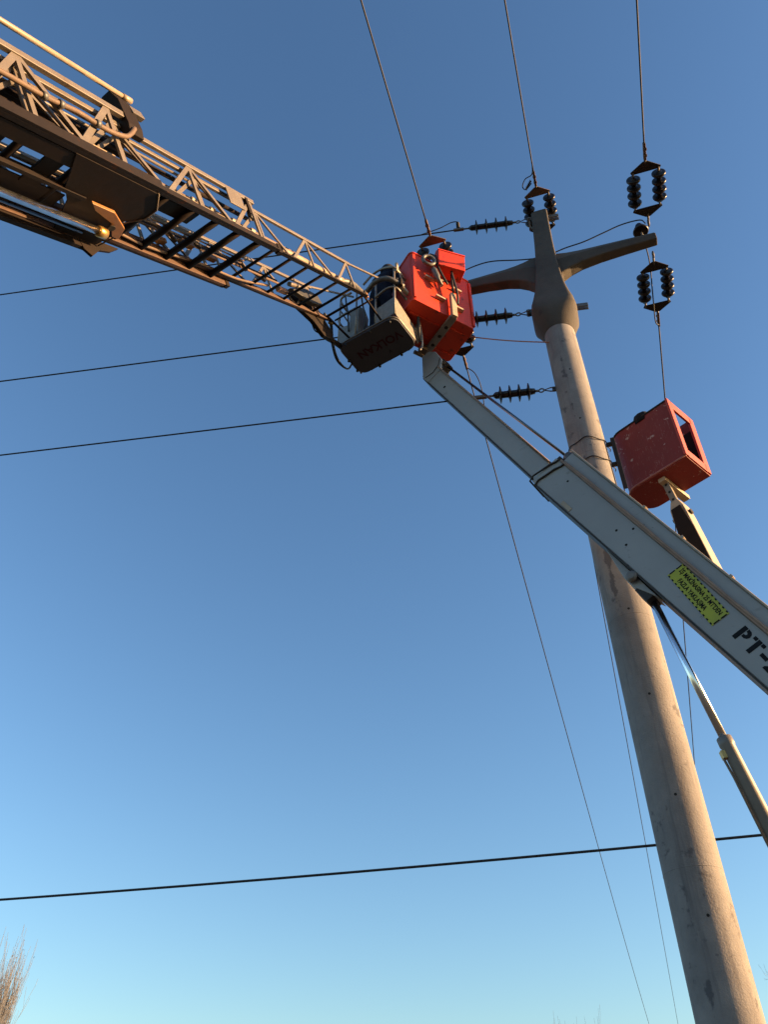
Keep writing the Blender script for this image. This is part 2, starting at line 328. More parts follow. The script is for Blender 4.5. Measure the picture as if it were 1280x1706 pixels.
# small armour coil with looped tail on the middle clamp
dt = MB(); c0 = pM + NL * -.12
lp = [c0 + AX * x + Zv * z + NL * y for x, y, z in [(0, .25, .02), (-.03, .10, .02), (-.14, .06, .01), (-.2, -.04, 0), (-.16, -.1, -.01), (-.06, -.02, -.02)]]
dt.tube(smooth_path(lp), .008, 6)
tag(dt.build('wire_tail', 'wire', None, 0, lp[0]), 'looped wire tail beside the middle wire clamp above the pole tip', 'wire')
coil = MB(); cp = [lp[4] + (lp[5] + NL * .05 - lp[4]) * (k / 40) + .022 * (math.cos(k * .9) * NL + math.sin(k * .9) * Zv) for k in range(41)]
tag(coil.tube(cp, .007, 5).build('armour_coil', 'wire', None, 0, cp[0]), 'short dark coil on the looped wire tail above the pole tip', 'wire coil')
# branch line strain insulators
def shed_string(label, P, k_, d, slope):
    d = (V(d) - Zv * slope).normalized(); P = V(P); t = thing('strain_insulator', label, 'insulator', P, 'strain insulators of the branch line')
    lat = NL
    MB().tube([P + NL * .03, P + NL * .03 + d * .06, P + d * .15, P + d * .06 - NL * .03, P - NL * .03], .009, 6).build('clevis', 'galv', t)
    MB().ring(P + d * .175, lat, .032, .010, 14, 6).build('ring_link', 'galv', t)
    MB().tube([P + d * .20, P + d * .27], .016, 8).build('end_cap', 'galv', t)
    MB().lathe(P + d * .25, d, [(0, .02), (.01, .036), (.10 * k_, .045), (.66 * k_, .045), (.70 * k_, .02)], 16).build('core', 'porc', t)
    for k in range(4):
        MB().lathe(P + d * (.25 + k_ * (.11 + k * .155)), d, [(-.02, .044), (-.008, .09), (0, .112), (.010, .112), (.018, .06), (.03, .044)], 24).build('shed', 'porc', t)
    MB().tube([P + d * (.25 + .69 * k_), P + d * (.36 + .69 * k_)], .014, 8).build('end_cap', 'galv', t)
    MB().bar(P + d * (.34 + .69 * k_), P + d * (.50 + .69 * k_), .04, .045, lat).build('dead_end_clamp', 'clamp', t, .004)
    return P + d * (.47 + .69 * k_)
BW = 'branch line wires'
b1 = shed_string('four-shed strain insulator of the uppermost branch wire, left of the pole tip', hax(13.40) + BL * .17 + NL * .05, 1., BL, -.01)
span('overhead_wire', 'uppermost wire running left, passing behind the orange basket and ladder', b1, BL, 60, .015, 0, WR, BW)
b2 = shed_string('four-shed strain insulator just right of the orange basket', pax(11.02) + BL * .31 + NL * .05, .86, BL, 0)
span('overhead_wire', 'middle wire running left, behind the ladder cage', b2, BL, 60, .015, 0, WR, BW)
b3 = shed_string('lowest four-shed strain insulator, above the grey boom beside the pole', pax(9.44) + BL * .21, .76, BL, 0)
span('overhead_wire', 'lowest wire running left from the pole shaft, behind the grey boom tip', b3, BL, 60, .015, 0, WR, BW)
# stand-off coil on the uppermost branch clamp
cp = smooth_path([b1 - BL * .05, b1 - BL * .04 + Zv * .10, b1 - BL * .06 + Zv * .22, b1 + BL * .05 + Zv * .25, b1 + BL * .25 + Zv * .12, b1 + BL * .55])
jo = MB().tube(cp, .008, 6)
for k in range(5): jo.lathe(b1 - BL * .045 + Zv * (.04 + k * .035), Zv, [(0, .012), (.008, .03), (.016, .012)], 10)
tag(jo.build('jumper_tail', 'wire', None, 0, b1), 'short jumper loop with knobbly clamp on the uppermost branch wire', 'wire')
# jumpers behind the crossarm
jc = pax(12.2) - NL * .2
cp = smooth_path([jc + AX * x + Zv * z for x, z in [(1.624, 0.716), (1.566, 0.842), (1.302, 0.85), (1.002, 0.758), (0.697, 0.66), (0.408, 0.622), (0.046, 0.542), (-0.29, 0.619), (-0.693, 0.778), (-0.963, 0.791), (-1.273, 0.695), (-1.577, 0.505)]])
a1 = cp[0]
tag(MB().tube(cp, .010, 6).build('jumper_wire', 'wire', None, 0, a1), 'thin jumper wire arching behind the concrete crossarm', 'wire')
pi_ = thing('pin_insulator', 'single dark pin insulator on top of the right arm end', 'insulator', pax(12.335) + AX * 1.47)
MB().tube([pax(12.30) + AX * 1.47, pax(12.46) + AX * 1.47], .015, 8).build('pin', 'galv', pi_)
MB().lathe(pax(12.40) + AX * 1.47, Zv, [(0, .10), (.02, .115), (.05, .10), (.07, .07), (.09, .085), (.12, .07), (.15, .04), (.18, .05), (.2, .02)], 24).build('body', 'porc', pi_)
# hanging jumper inside the lower right insulator set
cp = smooth_path([pax(12.45) + AX * 1.47, pax(12.2) + AX * 1.52 - NL * .35, pax(11.98) + AX * 1.50 - NL * .8, pax(11.90) + AX * 1.50 - NL * 1.25, qR + Zv * -.02])
tag(MB().tube(cp, .009, 6).build('jumper_wire', 'wire', None, 0, cp[0]), 'jumper wire passing through the lower right insulator set', 'wire')
cp = smooth_path([qL - NL * -.0, qL + Zv * -.1 + AX * .12 - NL * .1, qL + Zv * -.32 + AX * .17 - NL * .3, qL + Zv * -.5 + AX * .10 - NL * .9])
tag(MB().tube(cp, .009, 6).build('jumper_wire', 'wire', None, 0, cp[0]), 'short slack wire curving below the orange basket beside the thin wire', 'wire')
# pinkish rope from the orange basket to the pole
r0 = V((1.14, 6.80, 10.80)); r1 = pax(10.25) + V((-.19, -.08, 0))
cp = [r0.lerp(r1, i / 12) - Zv * .03 * math.sin(math.pi * i / 12) for i in range(13)]
tag(MB().tube(cp, .009, 6).build('rope', 'rope', None, 0, r0), 'thin pinkish rope from the orange basket to the pole', 'rope')
# low black service cable
c0 = V((-5.53, 12.38, 5.0)); c1 = V((4.58, 9.79, 5.0)); cd = (c1 - c0)
pts = [c0 + cd * t + Zv * .10 * (t - .45) ** 2 * 1.2 for t in [-1.5 + 4.2 * i / 40 for i in range(41)]]
tag(MB().tube(pts, .017, 8).build('service_cable', 'cable', None, 0, pts[0]), 'thick black cable crossing the lower sky behind the pole', 'cable')

# ------------------------------------------------------------------ grey boom with orange basket
T = V((.65, 6.98, 10.5)); D = V((-.358, .271, .894)).normalized()
BN = V((-.604, -.797, 0)).normalized(); BU = (BN.cross(D)); BU = BU if BU.z > 0 else -BU
def B(t, v, n): return T - D * t + BU * v + BN * n
boom = thing('grey_aerial_boom', 'grey telescopic lift boom slanting across the pole, carrying an orange basket', 'lift boom', B(9.6, -.1, 0))
def brect(t0, t1, v0, v1, n0, n1): return MB().box(B((t0 + t1) / 2, (v0 + v1) / 2, (n0 + n1) / 2), D * (t1 - t0) / 2, BU * (v1 - v0) / 2, BN * (n1 - n0) / 2)
inner = brect(.30, 4.2, -.255, -.03, -.09, .10).build('inner_boom', 'boom', boom, .006)
brect(.42, 3.25, -.03, -.012, -.10, .113).build('top_flange', 'boomtop', inner, .002)
brect(.36, 3.25, -.272, -.255, -.095, .108).build('bottom_flange', 'boomdark', inner, .002)
def vb(t): return -.290 + (t - 3.33) * .0158
outer = MB().loft([[B(t, v, n) for v, n in ((vb(t), -.14), (vb(t), .14), (.055, .14), (.055, -.14))] for t in (3.33, 5.4, 7.5, 9.6)]).build('outer_boom', 'boom', boom, .008)
brect(3.42, 9.6, .055, .078, -.15, .160).build('top_flange', 'boomtop', outer, .002)
MB().loft([[B(t, v, n) for v, n in ((vb(t) - .016, -.145), (vb(t) - .016, .15), (vb(t) - .001, .15), (vb(t) - .001, -.145))] for t in (3.40, 9.6)]).build('bottom_flange', 'boomdark', outer, .002)
def collar(t, k):   # dark zig-zag lip round the mouth of the outer boom
    pts = [B(t + .06 * k, .075, .148), B(t + .055 * k, .02, .15), B(t + .02, -.05, .152), B(t - .005, -.16, .152), B(t - .03, -.24, .15), B(t - .01, -.305, .148), B(t, -.31, -.14), B(t + .02, .08, -.14), B(t + .06 * k, .075, .148)]
    return MB().tube(pts, .011, 6)
collar(3.33, 1).build('mouth_lip', 'boomdark', outer); collar(3.43, 1).build('mouth_lip', 'boomdark', outer)
brect(3.30, 3.52, .04, .10, -.10, .10).build('mouth_block', 'boomdark', outer, .006)
# extension cylinder along the top
MB().bar(B(3.44, .143, .08), B(9.5, .143, .08), .12, .128, BN).build('cylinder_housing', 'boom', boom, .012)
brect(3.40, 9.5, .207, .218, .01, .152).build('housing_flange', 'boomtop', boom, .002)
MB().lathe(B(3.36, .155, .07), -D, [(0, .04), (.01, .062), (.10, .062), (.12, .05)], 16).build('gland', 'galv', boom)
for t in (4.62, 5.15, 5.75, 6.3): brect(t, t + .03, .207, .235, .11, .165).build('pipe_clip', 'cream', boom, .003)
MB().tube([B(.42, .075, .02), B(3.45, .150, .07)], .017, 10).build('extension_rod', 'steelrod', boom)
brect(.30, .47, -.012, .115, -.05, .07).build('rod_bracket', 'boomdark', boom, .006)
MB().lathe(B(.40, .075, .09), -BN, [(0, .03), (.16, .03)], 12).build('rod_pin', 'clamp', boom)
# rusty hydraulic pipe on the outer face
MB().tube([B(3.5, .078, .162)] + [B(3.5 + .4 * k, .080 + .005 * (k % 2), .163) for k in range(1, 15)], .011, 10).build('hydraulic_pipe', 'boomtop', boom)
MB().tube([B(.42, -.02, .112), B(3.3, -.02, .112)], .012, 10).build('flange_lip', 'boomtop', inner)
MB().tube([B(3.42, .214, .150), B(9.5, .214, .150)], .010, 10).build('housing_lip', 'cream', boom)
# weld patch, pin boss and dents
brect(3.86, 4.02, -.268, -.222, .14, .147).build('weld_patch', 'cream', outer, .003)
MB().lathe(B(5.10, -.315, .125), BN, [(0, .052), (.03, .052), (.034, .03), (.04, .03)], 20).build('pivot_boss', 'cyl', boom)
MB().prism([B(4.62, -.285, .10), B(5.02, -.365, .10), B(5.16, -.365, .10), B(5.40, -.285, .10)], -BN * .20).build('pivot_lug', 'boom', boom, .005)
MB().box(B(5.27, -.335, 0), D * .085, BU * .045, BN * .09).build('pivot_bracket', 'boomdark', boom, .006)
for t, v in ((4.60, -.10), (4.80, -.14), (4.98, -.27), (4.72, .01), (3.7, -.05)):
    MB().lathe(B(t, v, .1385), BN, [(0, .014), (.003, .013)], 8).build('paint_chip', 'rust', outer)
MB().lathe(B(.86, -.16, .0985), BN, [(0, .02), (.003, .018)], 8).build('paint_chip', 'ink', inner)
# lift cylinder
LC1 = V((2.305, 5.727, 5.716)); LC2 = V((2.515, 5.569, 4.245)); ld = (LC2 - LC1).normalized()
MB().tube([LC1, LC2 + ld * .05], .030, 16).build('lift_rod', 'chrome', boom)
lc = MB().lathe(LC2, ld, [(-.01, .04), (-.01, .056), (.05, .058), (.06, .052), (2.9, .052), (2.9, 0)], 20).build('lift_cylinder', 'cyl', boom)
pv = -ld.cross(V((0, 1, 0))).normalized()
MB().tube([LC2 + ld * .10 + pv * .062, LC2 + ld * .16 + pv * .075, LC2 + ld * .3 + pv * .068, LC2 + ld * 2.6 + pv * .068], .010, 8).build('oil_pipe', 'clamp', boom)
MB().box(LC2 + ld * .12 + pv * .055, ld * .03, pv * .025, ld.cross(pv) * .02).build('pipe_fitting', 'brass', boom)
# warning plate, its dashed border and lettering
def plate_frame(t, v, deg): c, s = math.cos(R(deg)), math.sin(R(deg)); return B(t, v, .1405), (-D * c + BU * s), (-D * s * -1 + BU * c)
PO = B(5.342, -.104, .141); pex = (B(5.977, -.172, .141) - PO).normalized(); pey = BN.cross(pex); pey = pey if pey.dot(BU) > 0 else -pey
def PL(x, y, n=0): return PO + pex * x + pey * y + BN * n
plate = MB().prism([PL(0, 0), PL(.635, 0), PL(.635, .165), PL(0, .165)], BN * .003).build('warning_plate', 'yellow', boom)
for k in range(13):
    for y in (.0, .153): MB().prism([PL(.012 + k * .049, y, .0032), PL(.034 + k * .049, y, .0032), PL(.034 + k * .049, y + .012, .0032), PL(.012 + k * .049, y + .012, .0032)], BN * .0008).build('border_dash', 'ink', plate)
for x in (.0, .623):
    for y0, y1 in ((.02, .075), (.09, .145)): MB().prism([PL(x, y0, .0032), PL(x + .012, y0, .0032), PL(x + .012, y1, .0032), PL(x, y1, .0032)], BN * .0008).build('border_dash', 'ink', plate)
for txt, size, x0, y0, wid in (("\u0130\u015e MAK\u0130NASINA 25 MT'DEN", .058, .035, .094, .56), ("FAZLA YAKLA\u015eMA", .058, .105, .030, .375)):
    tm = text_mesh(txt, size, (0, 0, 0), (1, 0, 0), (0, 1, 0)); sc = wid / tm.w
    tm = text_mesh(txt, size, PL(x0, y0, .0042), pex, pey, sc, .0012); tm.build('plate_lettering', 'ink', plate)
# stencilled letters PT-
SO = B(6.150, -.128, .1412); sex = (-D * .997 - BU * .075).normalized(); sey = BN.cross(sex); sey = sey if sey.dot(BU) > 0 else -sey
def ST(polys, x):
    m = MB()
    for p in polys: m.prism([SO + sex * (x + a * .125) + sey * b * .128 for a, b in p], BN * .0008)
    m.build('stencil_letter', 'ink', outer)
ST([[(-.04, 0), (.28, 0), (.28, 1), (-.04, 1)], [(.34, .40), (.55, .40), (.72, .5), (.80, .68), (.74, .86), (.6, .97), (.34, 1), (.34, .80), (.47, .77), (.53, .69), (.47, .60), (.34, .58)]], 0)
ST([[(.34, 0), (.65, 0), (.65, 1), (.34, 1)], [(0, .78), (.28, .78), (.28, 1), (0, 1)], [(.70, .78), (.98, .78), (.98, 1), (.70, 1)]], .116)
ST([[(.1, .36), (.66, .36), (.66, .60), (.1, .60)]], .243)
ST([[(0, .66), (.24, .60), (.26, .76), (.36, .82), (.36, 1), (.14, .95)], [(.44, .82), (.62, .72), (.86, .66), (.80, .9), (.64, 1), (.44, 1)], [(0, 0), (.86, 0), (.86, .2), (.42, .2), (.84, .5), (.8, .6), (.6, .62), (0, .16)]], .345)
# knuckle at the boom tip and the mount under the basket
kp = [B(.36, -.268, .11), B(-.05, -.06, .11), B(-.02, .06, .11), B(.10, .115, .11), B(.34, .09, .11), B(.50, -.02, .11), B(.52, -.262, .11)]
MB().prism(kp, -BN * .21).build('knuckle', 'boom', boom, .008)
MB().tube([B(.40, -.24, .112), B(.44, -.12, .114), B(.40, .0, .114), B(.30, .09, .113)], .006, 6).build('weld_bead', 'boomdark', boom)
# orange basket (corner BB, length along ea, depth along eb)
BB = V((1.251, 6.634, 10.721)); ea = V((math.sin(R(240)), math.cos(R(240)), 0)); eb = V((math.sin(R(330)), math.cos(R(330)), 0))
def K(a, b, z): return BB + ea * a + eb * b + Zv * z
LA, LB, LH = 1.007, .655, 1.143
bk = MB()
def rounded(a0, a1, b0, b1, r, n=5):
    pts = []
    for ca, cb, s in ((a1 - r, b1 - r, 0), (a0 + r, b1 - r, 1), (a0 + r, b0 + r, 2), (a1 - r, b0 + r, 3)):
        for k in range(n + 1):
            t = R(90 * s + 90 * k / n); pts.append((ca + r * math.cos(t), cb + r * math.sin(t)))
    return pts
def shell(base_fn, out, inn, zb, zt):
    """open-topped tub: outer skin, rim, inner skin, floor"""
    m = MB(); n = len(out); vs = [base_fn(a, b, zb) for a, b in out] + [base_fn(a, b, zt) for a, b in out] + [base_fn(a, b, zt) for a, b in inn] + [base_fn(a, b, zb + .03) for a, b in inn]
    fs = [tuple(reversed(range(n)))]
    for L_ in range(3):
        for k in range(n): fs.append((L_ * n + k, L_ * n + (k + 1) % n, (L_ + 1) * n + (k + 1) % n, (L_ + 1) * n + k))
    fs.append(tuple(range(3 * n, 4 * n))); return m.add(vs, fs)
bask = shell(K, rounded(0, LA, 0, LB, .06), rounded(.03, LA - .03, .03, LB - .03, .04), 0, LH).build('orange_basket', 'orange', boom, .006)
bask['label'] = 'orange-red work basket with cream rungs at the boom tip'
MB().tube([K(a, b, LH) for a, b in rounded(0, LA, 0, LB, .06)] + [K(*rounded(0, LA, 0, LB, .06)[0], LH)], .016, 8).build('rim', 'orange', bask)
def kbox(a0, a1, b0, b1, z0, z1): return MB().box(K((a0 + a1) / 2, (b0 + b1) / 2, (z0 + z1) / 2), ea * (a1 - a0) / 2, eb * (b1 - b0) / 2, Zv * (z1 - z0) / 2)
for a0, z in ((.21, .67), (.20, .235), (.50, .27), (.66, .62), (.50, .70)): kbox(a0, a0 + .15, -.055, .0, z, z + .035).build('step_ledge', 'cream', bask, .003)
for b in (.15, .53): kbox(.08, .35, b - .012, b + .012, -.022, 0).build('floor_rib', 'orange', bask, .002)
for b in (.20, .45): kbox(.47, .94, b - .012, b + .012, -.022, 0).build('floor_rib', 'orange', bask, .002)
for a in (.02, .97): kbox(a - .02, a + .02, -.02, .02, .05, 1.08).build('corner_strip', 'orange', bask, .006)
# leveling bracket below the floor and up the front face
mount = MB().box(K(.40, .30, -.055), ea * .05, eb * .36, Zv * .025).build('mount_arm', 'cyl', boom, .004)
MB().box(K(.40, -.075, .18), ea * .042, eb * .028, Zv * .26).build('mount_post', 'cream', boom, .006)
for b in (.125, .29, .46): MB().lathe(K(.40, b, -.079), -Zv, [(0, .026), (.003, .026)], 12).build('bolt_hole', 'hole', mount)
MB().box(K(.47, .60, -.07), ea * .05, eb * .06, Zv * .05).build('mount_clamp', 'clamp', boom, .008)
MB().lathe(K(.36, .66, -.12), ea, [(0, .03), (.22, .03)], 12).build('mount_pin', 'clamp', boom)
# ring hook on the front face with its hoses
MB().ring(K(.80, -.13, .90), (ea * .25 - eb).normalized() + Zv * -.15, .085, .027, 22, 10).build('hook_ring', 'galv', boom)
MB().lathe(K(.72, -.11, .79), (K(.60, -.10, .50) - K(.72, -.11, .79)), [(0, .03), (.04, .045), (.16, .045), (.2, .03), (.34, .03)], 14).build('hook_shank', 'galv', boom)
for q in ([(.44, -.10, 1.20), (.46, -.16, .95), (.42, -.16, .7), (.36, -.14, .4), (.34, -.10, .22)], [(.62, -.06, 1.24), (.52, -.14, 1.22), (.44, -.14, 1.1), (.42, -.12, .8), (.40, -.1, .45)], [(.72, -.06, 1.22), (.66, -.12, 1.12), (.68, -.14, .95), (.62, -.14, .75), (.5, -.12, .55)]):
    MB().tube(smooth_path([K(*x) for x in q]), .016, 8).build('hydraulic_hose', 'rubber', boom)
# red tool box hung on the rim
tbz = Matrix.Rotation(R(-13), 3, 'Z')
def TBX(a, b, z): q = tbz @ (ea * a + eb * b); return K(.455, -.13, 1.06) + q + Zv * z
tb = MB().loft([[TBX(-.20, y, z) for y, z in pr] for pr in [[(.11, -.22), (.11, .21), (-.05, .21), (-.13, .12), (-.10, -.22)]]] + [[TBX(.20, y, z) for y, z in [(.11, -.22), (.11, .21), (-.05, .21), (-.13, .12), (-.10, -.22)]]]).build('tool_box', 'orange', boom, .008)
MB().box(TBX(0, -.125, .115), (tbz @ ea) * .205, (tbz @ eb) * .012, Zv * .014).build('lid_seam', 'orange', tb, .003)

# ------------------------------------------------------------------ dark red basket with its own boom
boom2 = thing('cream_aerial_boom', 'cream lift boom half hidden behind the grey boom, carrying a dark red basket', 'lift boom', (6.2, 8.0, 2.0))
B2 = V((3.467, 6.497, 8.145)); fa = V((math.sin(R(48.97)), math.cos(R(48.97)), 0)); fb = V((math.sin(R(-41.03)), math.cos(R(-41.03)), 0))
def Q(a, b, z): return B2 + fa * a + fb * b + Zv * z
A2, L2, H2 = .50, .86, .96
# tub outline: square towards the lit end, rounded at the far end
def outl(i):
    pts = [(i, i), (A2 - i, i)]; r = .17
    for k in range(7): t = R(90 * k / 6); pts.append((A2 - r + (r - i) * math.cos(t), L2 - r + (r - i) * math.sin(t)))
    for k in range(7): t = R(90 + 90 * k / 6); pts.append((r + (r - i) * math.cos(t), L2 - r + (r - i) * math.sin(t)))
    return pts
# walls as separate skins so that the lit end can have a real opening
def wall_skin(zb, zt, flare):
    o = outl(0); inn = outl(.022); m = MB(); seq = o[1:] + [o[0]]; sei = inn[1:] + [inn[0]]; n = len(seq)
    def fl(p, z): cx, cy = A2 / 2, L2 / 2; k = 1 + flare * (z / H2); return Q(cx + (p[0] - cx) * k, cy + (p[1] - cy) * k if p[1] > cy else p[1], z)
    vs = [fl(p, zb) for p in seq] + [fl(p, zt) for p in seq] + [fl(p, zt) for p in sei] + [fl(p, zb) for p in sei]; fs = []
    for L_ in range(4):
        for k in range(n - 1): fs.append((L_ * n + k, L_ * n + k + 1, ((L_ + 1) % 4) * n + k + 1, ((L_ + 1) % 4) * n + k))
    fs.append((0, n, 2 * n, 3 * n)); fs.append((n - 1, 4 * n - 1, 3 * n - 1, 2 * n - 1)); return m.add(vs, fs)
bk2 = wall_skin(0, H2, .05).build('dark_red_basket', 'maroon', boom2, .004)
bk2['label'] = 'scratched dark red work basket with an open end panel'
MB().prism([Q(a, b, -.012) for a, b in outl(.004)], Zv * .03).build('floor_plate', 'maroon', bk2, .004)
# end frame with the opening
def qbar(p, q, w, h, s): return MB().bar(Q(*p), Q(*q), w, h, s)
qbar((.012, .0, .01), (.0, 0, .96), .09, .03, fa).build('frame_post', 'redframe_lit', bk2, .004)
qbar((.445, .0, .01), (.472, 0, .96), .115, .03, fa).build('frame_post', 'redframe_lit', bk2, .004)
qbar((.03, .0, .06), (.43, 0, .06), .12, .03, Zv).build('frame_sill', 'redframe_lit', bk2, .004)
qbar((.02, .0, .89), (.46, 0, .90), .13, .03, Zv).build('frame_head', 'redframe_lit', bk2, .004)
MB().prism([Q(.472, .03, .10), Q(.472, .55, .10), Q(.472, .55, .76), Q(.472, .03, .76)], -fa * .012).build('shade_liner', 'ink', bk2, .002)  # black sheet standing in for the shade on the inner side wall
rim = outl(0); kk = 1.05
MB().tube([Q(A2 / 2 + (a - A2 / 2) * kk, (L2 / 2 + (b - L2 / 2) * kk if b > L2 / 2 else b), H2) for a, b in rim + rim[:1]], .014, 8).build('rim', 'rust', bk2)
lipr = outl(-.004)
MB().tube([Q(a, b, .012) for a, b in lipr[2:] + lipr[:1]], .012, 8).build('bottom_seam', 'scuff', bk2)
MB().loft([[Q(.02 + .05 * x * k, .40 + .10 * y * k, z) for x, y in ((1, 0), (.7, .7), (0, 1), (-.7, .7), (-1, 0), (-.7, -.7), (0, -1), (.7, -.7))] for k, z in ((1, .9), (1.05, 1.0), (.9, 1.035), (.4, 1.05))], True).build('control_box', 'ink', bk2)
# mount and boom
m1 = Q(.17, .42, -.02)
def qbox(c, sa, sb, sz): return MB().box(c, fa * sa, fb * sb, Zv * sz)
qbox(Q(.33, .40, -.045), .26, .045, .03).build('mount_beam', 'cream', boom2, .005)
P0 = Q(.17, .40, -.03); P1 = V((3.67, 7.02, 6.05)); d2 = (P1 - P0).normalized(); s2 = V((math.sin(R(139)), math.cos(R(139)), 0)); s2 = (s2 - s2.dot(d2) * d2).normalized(); u2 = d2.cross(s2)
def C2(t, s, u): return P0 + d2 * t + s2 * s + u2 * u
MB().bar(C2(-.03, 0, .035), C2(.42, 0, .035), .075, .016, s2).build('link_plate', 'cyl', boom2, .003)
MB().bar(C2(-.03, .0, -.03), C2(.50, .01, -.03), .04, .02, s2).build('link_plate', 'cream', boom2, .003)
for t in (.06, .17, .28): MB().lathe(C2(t, 0, .042), u2, [(0, .016), (.004, .016)], 10).build('bolt_hole', 'hole', boom2)
MB().loft([[C2(t, s, u) for s, u in ((w, -h), (w, h), (-w, h), (-w, -h))] for t, w, h in ((.30, .045, .05), (.42, .085, .075), (.55, .095, .085), (1.85, .106, .098))]).build('boom_arm', 'cream', boom2, .008)
MB().loft([[C2(t, s, u) for s, u in ((w, h + .03), (w, h), (-w, h), (-w, h + .03))] for t, w, h in ((.42, .06, .07), (.75, .10, .088), (1.8, .110, .098))]).build('boom_shade_plate', 'ladderdark', boom2, .004)  # dark plate painting the shade onto the arm's left face
k2 = C2(1.85, 0, 0)
MB().lathe(k2 - s2 * .16, s2, [(0, .11), (.32, .11)], 20).build('knuckle', 'cream', boom2)
MB().bar(k2, V((5.9, 8.0, 5.4)), .2, .2, s2).build('lower_arm', 'cream', boom2, .01)
MB().bar(V((5.9, 8.0, 5.5)), V((6.2, 8.0, 2.0)), .4, .4, s2).build('mast', 'cream', boom2, .02)
MB().lathe(C2(.52, .10, 0), s2, [(-.22, .032), (.02, .032)], 12).build('pivot_pin', 'rust', boom2)

# ------------------------------------------------------------------ aerial ladder
LO = V((-.236, 5.865, 10.386)); LD = V((.445, .670, .594)).normalized(); LW = V((-.833, .554, 0)).normalized(); LU = LW.cross(LD); LU = LU if LU.z > 0 else -LU
def Lp(t, w, u): return LO - LD * t + LW * w + LU * u
lad = thing('aerial_ladder', 'long steel telescopic ladder boom from the upper left with a railed cage', 'aerial ladder', Lp(11.5, .3, -.2))
def section(name, t0, t1, w0, w1, u0, u1, rail, top, nodes, rung_step, rung0, rr, bw, rung_end):
    s = bpy.data.objects.new(name, None); col.objects.link(s); s.parent = lad; s.empty_display_size = .1
    for k, w in ((0, w0), (1, w1)):
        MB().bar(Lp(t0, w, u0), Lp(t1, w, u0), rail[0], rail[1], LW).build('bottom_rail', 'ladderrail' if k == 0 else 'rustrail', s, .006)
        sg = -1 if k == 0 else 1
        MB().bar(Lp(t0, w + sg * (rail[0] / 2 + .012), u0 - rail[1] / 2 + .006), Lp(t1, w + sg * (rail[0] / 2 + .012), u0 - rail[1] / 2 + .006), .024, .012, LW).build('rail_flange', 'ladderrail', s, .002)
        MB().bar(Lp(t0 + .18, w, u1), Lp(t1, w, u1), top[0], top[1], LW).build('top_rail', 'ladder', s, .005)
        for tn in nodes:
            if t0 - .2 <= tn <= t1:
                for tt, wd in ((tn + .42, bw * 1.25), (tn - .01, bw), (tn - .46, bw)):
                    if t0 - .05 <= tt <= t1:
                        MB().bar(Lp(tn, w, u1 - top[1] * .3), Lp(tt, w, u0 + rail[1] * .35), bw * .55, wd, LW).build('brace', 'ladder', s)
    t = rung0
    while t < rung_end:
        MB().tube([Lp(t, w0 + .01, u0), Lp(t, w1 - .01, u0)], rr, 8).build('rung', 'ladderrail', s); t += rung_step
    return s
NOD = [.27 + .96 * k for k in range(7)]
fly = section('fly_section', 0, 6.2, 0, .61, 0, .39, (.030, .050), (.032, .036), NOD, .334, .03, .018, .028, 2.05)
mid = section('middle_section', 2.10, 7.5, -.055, .665, -.045, .425, (.042, .085), (.036, .045), [2.35 + .93 * k for k in range(5)], .334, 2.37, .034, .034, 3.75)
low = section('lower_section', 3.90, 9.5, -.115, .725, -.10, .490, (.05, .12), (.045, .055), [4.30 + .84 * k for k in range(4)], .50, 4.62, .03, .042, 8)
# rail end caps, side gusset plates and tubes inside the truss
for w in (0, .61): MB().box(Lp(-.015, w, 0), LD * .02, LW * .024, LU * .032).build('rail_end', 'ochre', fly, .003)
for w in (-.055, .665): MB().box(Lp(2.08, w, -.045), LD * .03, LW * .03, LU * .05).build('rail_end', 'ladderdark', mid, .004)
MB().box(Lp(2.64, -.075, .32), LD * .12, LW * .006, LU * .085).build('side_plate', 'ladder', mid, .003)
MB().box(Lp(2.42, -.06, .33), LD * .02, LW * .02, LU * .09).build('pulley_bracket', 'ladderdark', mid, .003)
MB().lathe(Lp(2.30, -.03, .30), LW, [(0, .05), (.01, .06), (.02, .045), (.03, .06), (.04, .05)], 16).build('pulley', 'galv', mid)
MB().tube([Lp(.42, .08, .135), Lp(1.5, .06, .115), Lp(2.4, .04, .085), Lp(6.0, .03, .07)], .040, 14).build('water_pipe', 'pipe', lad)
MB().lathe(Lp(.46, .08, .135), LD, [(-.1, .040), (0, .044), (.06, .044), (.06, .03)], 14).build('pipe_coupling', 'pipe', lad)
for t in (2.3, 2.62, 2.95, 3.22, 3.5, 3.8, 4.1, 4.6, 5.0): MB().lathe(Lp(t, .06, .175), LD, [(0, .015), (.005, .024), (.07, .024), (.075, .015)], 8, False).build('pipe_nut', 'pipe', lad)
MB().tube([Lp(2.2, .07, .165), Lp(6.2, .07, .165)], .016, 10).build('cable_run', 'ladderdark', lad)
MB().tube([Lp(2.2, .10, .36), Lp(6.2, .10, .36)], .022, 10).build('cable_run', 'ladderdark', lad)
MB().tube([Lp(3.0, .02, .335), Lp(6.2, .02, .335)], .012, 8).build('cable_run', 'ladder', lad)
MB().box(Lp(4.95, .10, .16), LD * .85, LW * .02, LU * .09).build('inner_web', 'ladderdark', lad, .004)
MB().box(Lp(4.9, .14, .40), LD * 1.0, LW * .03, LU * .045).build('inner_web', 'ladderdark', lad, .004)
MB().box(Lp(4.55, -.03, .06), LD * .28, LW * .012, LU * .035).build('inner_rail', 'pipe', lad, .004)
MB().box(Lp(3.55, .10, -.02), LD * .32, LW * .08, LU * .006).build('under_plate', 'ladderdark', lad, .003)
